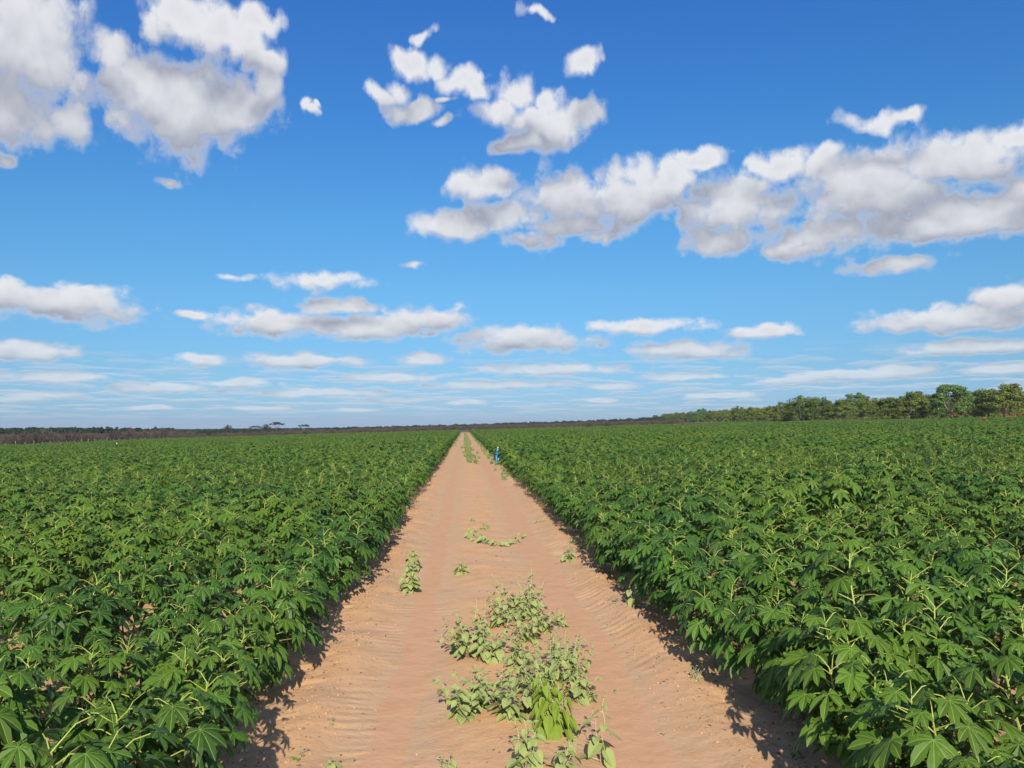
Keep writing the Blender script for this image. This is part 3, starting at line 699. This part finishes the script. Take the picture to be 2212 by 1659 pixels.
# ------------------------------------------------------------------ irrigation valves
m_bl = plain('blue_plastic', (0.02, 0.22, 0.60, 1), 0.4); m_pb = plain('light_blue_pipe', (0.10, 0.38, 0.62, 1), 0.45, 4.0, 0.15)
m_wh = plain('white_plastic', (0.8, 0.8, 0.76, 1), 0.4); m_yl = plain('yellow_cap', (0.75, 0.68, 0.25, 1), 0.4)
def lathe(mb, prof, cx=0, cy=0, n=20):
    vs = []; fs = []
    for (r_, z) in prof:
        for k in range(n): t_ = 2 * math.pi * k / n; vs.append((cx + r_ * math.cos(t_), cy + r_ * math.sin(t_), z))
    for i in range(len(prof) - 1):
        for k in range(n): fs.append((i * n + k, i * n + (k + 1) % n, (i + 1) * n + (k + 1) % n, (i + 1) * n + k))
    fs.append(tuple(range(n))[::-1]); fs.append(tuple(range((len(prof) - 1) * n, len(prof) * n))); mb.add(vs, fs)
def valve(x, y, label, full=True):
    e = empty('irrigation_valve', (x, y, tz(x, y)), 0.15, 1.0)
    b = MB(); lathe(b, [(0.055, -0.1), (0.055, 0.05), (0.068, 0.06), (0.068, 0.14), (0.055, 0.15), (0.05, 0.50)]); link('riser_pipe', b.mesh('riser_pipe', m_pb, True), e)
    b = MB(); lathe(b, [(0.05, -0.1), (0.05, 0.52)], -0.10, 0.12); b.tube([(-0.10, 0.12, 0.50), (-0.08, 0.10, 0.58), (-0.02, 0.04, 0.62)], 0.05, 10); link('return_pipe', b.mesh('return_pipe', m_bl, True), e)
    b = MB(); lathe(b, [(0.045, 0.500), (0.062, 0.505), (0.062, 0.545), (0.05, 0.55)]); link('union_ring', b.mesh('union_ring', m_wh, True), e)
    b = MB(); lathe(b, [(0.05, 0.55), (0.10, 0.57), (0.115, 0.60), (0.115, 0.66), (0.085, 0.69), (0.06, 0.70), (0.06, 0.715), (0.10, 0.725), (0.12, 0.74), (0.12, 0.83), (0.09, 0.86), (0.05, 0.87)], -0.02, 0.02)
    b.tube([(0.06, 0.02, 0.79), (0.20, 0.02, 0.80)], [0.035, 0.03], 10); b.tube([(-0.10, 0.02, 0.62), (-0.17, 0.02, 0.60)], [0.05, 0.05], 10)
    link('valve_body', b.mesh('valve_body', m_bl, True), e)
    b = MB(); lathe(b, [(0.045, 0.871), (0.05, 0.88), (0.05, 0.915), (0.03, 0.925)], -0.02, 0.02); link('gauge_neck', b.mesh('gauge_neck', m_wh, True), e)
    b = MB(); lathe(b, [(0.012, 0.926), (0.012, 0.955), (0.04, 0.96), (0.045, 0.985), (0.035, 1.01), (0.01, 1.02)], -0.02, 0.02); link('cap', b.mesh('cap', m_yl, True), e)
    tag(e, label, 'valve', 'blue irrigation valves beside the track')
x, y = at(1077, 1003); valve(x, y, 'nearer blue irrigation valve pipe with pale cap at the right track edge')
x, y = at(1027, 944); valve(x, y, 'farther blue irrigation valve pipe at the right edge, near the track end')
def stake(x, y, z0, h, r_, label):
    b = MB(); b.tube([(0, 0, -0.1), (0.01, 0, h * 0.6), (0.015, 0, h)], [r_, r_, r_ * 0.9], 10); lathe(b, [(r_ * 1.3, h - 0.01), (r_ * 1.35, h + 0.02), (r_ * 0.5, h + 0.035)], 0.015, 0)
    o_ = link('marker_stake', b.mesh('marker_stake', m_wh, True), None, (x, y, z0)); tag(o_, label, 'stake')
x, y = at(1038, 958); stake(x, y, tz(x, y), 0.30, 0.06, 'short white pipe stub on the right verge between the two blue valves')
stake(-47.0, 110.0, hzf(-47, 110), 1.42, 0.05, 'lone white marker stake poking out of the left cassava field')

# ------------------------------------------------------------------ trees
def tree_wood(mb, rnd, H, crown_z, n_limb, rad, spread, r0):
    base = Vector((0, 0, -0.3)); top = Vector((rnd.uniform(-.3, .3), rnd.uniform(-.3, .3), crown_z))
    mb.tube([base, base.lerp(top, 0.5) + Vector((0.08, 0.05, 0)), top], [r0, r0 * 0.8, r0 * 0.7], 7)
    tips = []
    for k in range(n_limb):
        a = 6.283 * k / n_limb + rnd.uniform(-.4, .4); d = spread * rnd.uniform(0.5, 1.0)
        e1 = top + Vector((math.cos(a) * d * 0.45, math.sin(a) * d * 0.45, (H - crown_z) * rnd.uniform(0.25, 0.5)))
        e2 = top + Vector((math.cos(a) * d, math.sin(a) * d, (H - crown_z) * rnd.uniform(0.35, 0.85)))
        mb.tube([top, e1, e2], [r0 * 0.5, r0 * 0.3, r0 * 0.1], 5, cap=False); tips.append(e2)
        for j in range(2):
            b_ = e1.lerp(e2, rnd.uniform(0, 0.7)); e3 = b_ + Vector((rnd.uniform(-1, 1), rnd.uniform(-1, 1), rnd.uniform(0.3, 1.1))) * (spread * 0.3)
            mb.tube([b_, e3], [r0 * 0.22, r0 * 0.06], 4, cap=False); tips.append(e3)
    return tips
def leafy(seed, H, Rw, z0, nclump, nleaf, ls, m, flat=1.0, layered=False, n_limb=6, r0=0.2):
    rnd = random.Random(seed); w = MB(); tree_wood(w, rnd, H * 0.85, max(z0, H * 0.22), n_limb, 1, Rw * 0.8, r0)
    f = MB()
    lobes = [(rnd.uniform(0, 6.283), rnd.uniform(0.75, 1.15), rnd.uniform(0.7, 1.1)) for _ in range(5)]
    for c_ in range(nclump):
        a = rnd.uniform(0, 6.283); sz = rnd.random()
        lob = max(0.75, max(q[1] * math.exp(-((math.atan2(math.sin(a - q[0]), math.cos(a - q[0]))) / 0.6) ** 2) for q in lobes))
        hh = H * (0.86 + 0.17 * mnoise.noise(Vector((math.cos(a) * 1.3 + seed, math.sin(a) * 1.3, 0)))) 
        zz = z0 + (hh - z0) * sz ** 0.8
        prof = math.sqrt(max(0.02, 1 - ((zz - z0 - (hh - z0) * 0.35) / ((hh - z0) * 0.68)) ** 2))
        rr = Rw * lob * prof * rnd.uniform(0.45, 1.0) ** 0.5
        if layered: zz = z0 + (H - z0) * (0.35 + 0.65 * (1 - (rr / Rw) ** 2)) * rnd.uniform(0.75, 1)
        cc_ = Vector((math.cos(a) * rr, math.sin(a) * rr, zz)); cr = rnd.uniform(0.35, 0.8) * Rw * 0.24
        tn = rnd.uniform(0, 0.75)
        for k in range(nleaf):
            d = Vector((rnd.gauss(0, 1), rnd.gauss(0, 1), rnd.gauss(0, 1))).normalized()
            q = cc_ + Vector((d.x * cr * 1.3, d.y * cr * 1.3, d.z * cr * 0.7 * flat)) * rnd.uniform(0.55, 1.0)
            n_ = (d + Vector((rnd.uniform(-.6, .6), rnd.uniform(-.6, .6), rnd.uniform(0, .9)))).normalized()
            u = n_.orthogonal().normalized(); v_ = n_.cross(u); s_ = ls * rnd.uniform(0.6, 1.2)
            an = rnd.uniform(0, 6.28); u, v_ = u * math.cos(an) + v_ * math.sin(an), v_ * math.cos(an) - u * math.sin(an)
            f.add([tuple(q - u * s_), tuple(q + v_ * s_ * 0.45), tuple(q + u * s_), tuple(q - v_ * s_ * 0.45)], [(0, 1, 2, 3)], min(1, tn + rnd.uniform(0, 0.25)), 1.0)
    return w.mesh('tree_trunk', M_BARK, True), f.mesh('tree_crown', m)
def bare(seed, H, Rw, m=None, n=1500):
    rnd = random.Random(seed); w = MB(); tips = tree_wood(w, rnd, H * 0.8, H * 0.18, 7, 1, Rw * 0.8, 0.09)
    f = MB()
    lob = [rnd.uniform(0.75, 1.15) for _ in range(8)]
    for k in range(n):
        a = rnd.uniform(0, 6.283); q = lob[int(a / 6.2832 * 8) % 8]; t_ = rnd.random() ** 0.55
        el_ = rnd.uniform(0.02, 1.5)
        d = Vector((math.cos(a) * math.cos(el_), math.sin(a) * math.cos(el_), math.sin(el_)))
        c_ = Vector((d.x * Rw * q * t_, d.y * Rw * q * t_, H * 0.12 + d.z * H * 0.88 * q * t_))
        g_ = (d + Vector((rnd.uniform(-.5, .5), rnd.uniform(-.5, .5), rnd.uniform(0, .8)))).normalized()
        L = rnd.uniform(0.18, 0.5) * H / 4; wd = rnd.uniform(0.012, 0.035) * H / 4; s_ = g_.cross(Vector((rnd.uniform(-1, 1), rnd.uniform(-1, 1), 0.2))).normalized()
        tn = rnd.uniform(0.0, 0.94)
        f.add([tuple(c_ - s_ * wd), tuple(c_ + s_ * wd), tuple(c_ + g_ * L + s_ * wd * 2), tuple(c_ + g_ * L * 1.2 - s_ * wd * 1.5)], [(0, 1, 2, 3)], tn, 1.0)
    return w.mesh('scrub_trunk', M_BARK), f.mesh('scrub_twigs', m or M_TWIG)

def put_tree(name, mesh_pair, x, y, sc, rz, label, group, zs=1.0):
    e = empty(name, (x, y, hzf(x, y)), rz); e.scale = (sc, sc, sc * zs)
    link('trunk', mesh_pair[0], e); link('crown', mesh_pair[1], e)
    tag(e, label, 'tree', group); return e

CASH = [leafy(600 + k, 8.3, 5.8, (1.1, 0.4, 0.7, 0.3)[k], 110, 80, 0.25, M_TREE, r0=0.26) for k in range(4)]
GREEN = [leafy(640 + k, 9.8, 5.8, 0.9, 130, 80, 0.24, leaf_mat('orchard_green_leaf_%d' % k, (0.06, 0.11, 0.02, 1), (0.14, 0.24, 0.05, 1), (0.2, 0.22, 0.05, 1), 0.02, 0.55, 0.15, (0.18, 0.24, 0.03, 1)), r0=0.3) for k in range(2)]
rnd = random.Random(33)
# front row: image column (2212 px wide), distance, kind, size
FR = [(2215, 176, 'c', 1.02, 'broad dark olive cashew tree at the right edge of the picture'),
      (2175, 190, 'c', 0.92, 'olive cashew tree second from the right edge, over red soil'),
      (2090, 184, 'g', 0.98, 'tallest green orchard tree with a pale trunk, near the right edge'),
      (2040, 205, 'c', 0.86, 'olive cashew tree just left of the tallest pale-trunked tree'),
      (1998, 200, 'c', 0.98, 'upright two-tipped olive cashew tree, second hump left of the tallest'),
      (1945, 222, 'c', 0.88, 'yellowish olive cashew tree right of the dark-topped tree'),
      (1905, 238, 'c', 0.90, 'yellowish olive cashew tree in the dip of the orchard row'),
      (1868, 262, 'g', 0.98, 'dark-topped green tree rising behind the yellowish cashews'),
      (1832, 240, 'c', 0.88, 'low olive cashew tree right of the bright humped crown'),
      (1790, 246, 'c', 1.02, 'bright yellow-green cashew tree, right half of the wide hump'),
      (1745, 250, 'c', 1.06, 'bright yellow-green cashew tree, tallest of the wide hump'),
      (1706, 268, 'c', 0.92, 'olive cashew tree at the left foot of the wide hump'),
      (1668, 300, 'c', 0.80, 'small olive cashew tree left of the wide hump'),
      (1636, 330, 'c', 0.86, 'round olive cashew tree beyond the wide hump'),
      (1606, 350, 'c', 0.90, 'brownish olive cashew tree in the receding orchard row'),
      (1570, 385, 'c', 0.78, 'low olive cashew tree far down the orchard row'),
      (1545, 410, 'c', 0.80, 'olive cashew tree just right of the flat-topped small tree'),
      (1522, 430, 'g', 0.84, 'flat-topped small dark tree far down the orchard row'),
      (1498, 470, 'c', 0.80, 'far olive cashew tree left of the flat-topped small tree'),
      (1472, 520, 'c', 0.74, 'small far cashew tree, third from the left end of the row'),
      (1446, 590, 'c', 0.72, 'small far cashew tree, second from the left end of the row'),
      (1420, 680, 'c', 0.70, 'smallest far cashew tree at the left end of the orchard row')]
for k, (px, d, kd, sc, lb) in enumerate(FR):
    x = (px - 1002) / F_PX * d / (1 + 0.0) ; y = d
    sc *= 1.08
    if kd == 'c': put_tree('cashew_tree', CASH[k % 4], x, y, sc, rnd.uniform(0, 6.28), lb, 'orchard trees beyond the right of the field')
    else: put_tree('orchard_tree', GREEN[k % 2], x, y, sc, rnd.uniform(0, 6.28), lb, 'orchard trees beyond the right of the field')
# more orchard behind the front row, one mass
ob_ = []
def joined(pr, nm):
    mb = bpy.data.meshes.new(nm); a, b = pr
    va = [tuple(v.co) for v in a.vertices]; vb = [tuple(v.co) for v in b.vertices]
    fa = [tuple(p_.vertices) for p_ in a.polygons]; fb_ = [tuple(i + len(va) for i in p_.vertices) for p_ in b.polygons]
    mb.from_pydata(va + vb, [], fa + fb_); mb.materials.append(a.materials[0]); mb.materials.append(b.materials[0])
    mb.polygons.foreach_set('material_index', [0] * len(fa) + [1] * len(fb_))
    at_ = mb.attributes.new('tint', 'FLOAT', 'POINT')
    tb = [0.0] * len(b.vertices); b.attributes['tint'].data.foreach_get('value', tb); at_.data.foreach_set('value', [0.5] * len(va) + tb)
    rb_ = mb.attributes.new('rib', 'FLOAT', 'POINT'); rb_.data.foreach_set('value', [1.0] * (len(va) + len(vb)))
    mb.update(); return bpy.data.objects.new(nm, mb)
oc = [joined(q, 'orchard_copy') for q in CASH]
op = []
for i in range(9):
    for j in range(46):
        x0 = 150 + 11.5 * i; y0 = 120 + 12.5 * j
        x = x0 + rnd.uniform(-2, 2); y = y0 + rnd.uniform(-2, 2)
        fx = x / y * F_PX + 1002
        if fx > 2420 or fx < 1400: continue
        # stay behind the front row
        fd = np.interp(fx, [q[0] for q in FR][::-1], [q[1] for q in FR][::-1])
        if y < fd + 13: continue
        op.append((x, y, hzf(x, y), rnd.uniform(0, 6.28), rnd.uniform(0.62, 0.9), rnd.randrange(4)))
tag(gn_scatter('orchard_behind', op, oc), 'olive green mass of orchard trees behind the front row on the right', 'orchard', kind='stuff')

SCR = [bare(700 + k, 3.9, 2.7) for k in range(5)]
sc_o = [joined(q, 'scrub_copy') for q in SCR]
DRK = [leafy(740 + k, 5.4, 3.2, 0.4, 42, 44, 0.30, M_DTREE, r0=0.12) for k in range(3)]
dk_o = [joined(q, 'dark_copy') for q in DRK]
# front row of leafless scrub along the left fence: single trees
n_l = 0; y = 176.0; front = []
while y < 330:
    x = -115.5 + rnd.uniform(-1.5, 1.5)
    front.append((x, y)); y += rnd.uniform(3.6, 6.0)
words = ['wide', 'low', 'rounded', 'slender', 'dense', 'ragged', 'leaning', 'pale']
for k, (x, y) in enumerate(front):
    v = vis(x, y, 1)
    if v and v[0] > 2: n_l += 1
    elif k > 3: continue
    put_tree('scrub_tree', SCR[k % 5], x, y, rnd.uniform(0.75, 1.25), rnd.uniform(0, 6.28),
             ('%s leafless grey-brown scrub tree along the left field edge, %s' % (['low', 'rounded', 'wide', 'ragged'][k % 4], (ordw(n_l) + ' from the left') if n_l else ('hidden', 'first', 'second', 'third', 'fourth', 'fifth')[k % 6] + ' past the picture edge')), 'leafless scrub trees along the left fence')
sp = []
for i in range(2600):     # rest of the scrub: a mass
    a = rnd.random()
    if a < 0.42:
        y = rnd.uniform(150, 420); x = -119 - 40 * rnd.random() ** 1.3
    else:
        y = 306 + 260 * rnd.random() ** 1.8; x = rnd.uniform(-0.42 * y, 0.30 * y)
    fx = x / y * F_PX + 1002
    if not (-120 < fx < 1480): continue
    if y > 300 and x > 0.02 * y: s_ = rnd.uniform(0.45, 0.70)
    else: s_ = rnd.uniform(0.6, 1.0) * (0.88 if a < 0.42 else 0.70)
    if abs(x - 0.5) < 4 and y < 420: continue
    sp.append((x, y, hzf(x, y), rnd.uniform(0, 6.28), s_, rnd.randrange(5)))
tag(gn_scatter('dry_scrub', sp, sc_o), 'grey-brown leafless scrubland beyond the far and left field edges', 'scrub', kind='stuff')
dp = []
for i in range(5200):
    y = 360 + 1900 * rnd.random() ** 1.7; x = y * rnd.uniform(-0.68, 0.36)
    fx = x / y * F_PX + 1002
    if fx > 620 and y < 520: continue
    dp.append((x, y, hzf(x, y), rnd.uniform(0, 6.28), rnd.uniform(0.55, 0.8) * (1 + y / 4000), rnd.randrange(3)))
for i in range(700):      # dark wood behind the scrub at the left
    y = rnd.uniform(190, 420); x = -150 - rnd.uniform(0, 60)
    dp.append((x, y, hzf(x, y), rnd.uniform(0, 6.28), rnd.uniform(0.85, 1.2), rnd.randrange(3)))
tag(gn_scatter('far_wood', dp, dk_o), 'dark bluish far-off woodland along the horizon', 'wood', kind='stuff')
UMB = [leafy(760 + k, 7.2, 4.6, 4.0, 30, 46, 0.22, M_DTREE, layered=True, flat=0.5, r0=0.16) for k in range(2)]
UB2 = bare(770, 7.0, 4.2, n=1800)
for k, (px, top, d, kd, lb) in enumerate([(503, 917, 400, 'b', 'grey leafless tree standing above the left horizon, leftmost of five'),
    (561, 919, 420, 'u', 'small dark round tree on the left horizon, second of five'),
    (583, 915, 410, 'b', 'thin grey tree beside the widest dark crown on the left horizon'),
    (604, 911, 400, 'u', 'widest dark-crowned tree on the left horizon'),
    (661, 916, 400, 'u', 'dark umbrella-shaped tree standing alone on the left horizon, rightmost')]):
    x = (px - 1002) / F_PX * d; hor = 921 - 0.011 * (px - 1002)
    H = (hor - top) * d / F_PX + CAM_H - hzf(x, d)
    put_tree('horizon_tree', UB2 if kd == 'b' else UMB[k % 2], x, d, H / 7.2, k, lb, 'trees standing above the left horizon')

# ------------------------------------------------------------------ wire fences
def fence(pts, step, name, label, hh=1.5):
    a, b = Vector(pts[0]), Vector(pts[1]); n = int((b - a).length / step); e = empty(name, (a.x, a.y, hzf(a.x, a.y))); o_ = e.location
    w = MB(); rr = random.Random(n); tops = []
    for k in range(min(n, 98)):
        q = a.lerp(b, k / n); z = hzf(q.x, q.y); h_ = hh * rr.uniform(0.7, 1.1); lx_, ly_ = rr.uniform(-.08, .08), rr.uniform(-.08, .08)
        p_ = MB(); p_.tube([(0, 0, -0.3), (lx_ * .5, ly_ * .5, h_ * 0.5), (lx_, ly_, h_)], [0.07, 0.065, 0.06], 7)
        po = link('post', p_.mesh('fence_post', M_POST, True), e, (q.x - o_.x, q.y - o_.y, z - o_.z)); tops.append(po.location + Vector((0, 0, 0)))
    for zz in (0.45, 0.85, 1.25): w.tube([t_ + Vector((0, 0, zz)) for t_ in tops], 0.006, 3, cap=False)
    link('wire', w.mesh('fence_wire', M_WIRE), e); tag(e, label, 'fence')
fence([(-111.5, 170, 0), (-111.5, 330, 0)], 4.2, 'wire_fence', 'wire fence on pale wooden posts along the left edge of the field', 1.75)
fence([(131, 165, 0), (131, 420, 0)], 5.0, 'wire_fence', 'wire fence on pale wooden posts in front of the right orchard', 2.0)

# ------------------------------------------------------------------ haze
mh = bpy.data.materials.new('haze'); mh.use_nodes = True; t = NT(mh.node_tree); t.n.clear()
pv = t.new('ShaderNodeVolumePrincipled'); pv.inputs['Color'].default_value = (0.62, 0.76, 0.95, 1); pv.inputs['Density'].default_value = 0.00011
pv.inputs['Anisotropy'].default_value = 0.0
mo = t.new('ShaderNodeOutputMaterial'); t.l.new(pv.outputs[0], mo.inputs['Volume'])
b = MB(); x0, x1, y0, y1, z0, z1 = -6500, 6500, -400, 9500, -5, 30
b.add([(x0, y0, z0), (x1, y0, z0), (x1, y1, z0), (x0, y1, z0), (x0, y0, z1), (x1, y0, z1), (x1, y1, z1), (x0, y1, z1)], [(0, 3, 2, 1), (4, 5, 6, 7), (0, 1, 5, 4), (1, 2, 6, 5), (2, 3, 7, 6), (3, 0, 4, 7)])
tag(link('haze', b.mesh('haze', mh)), kind='stuff')
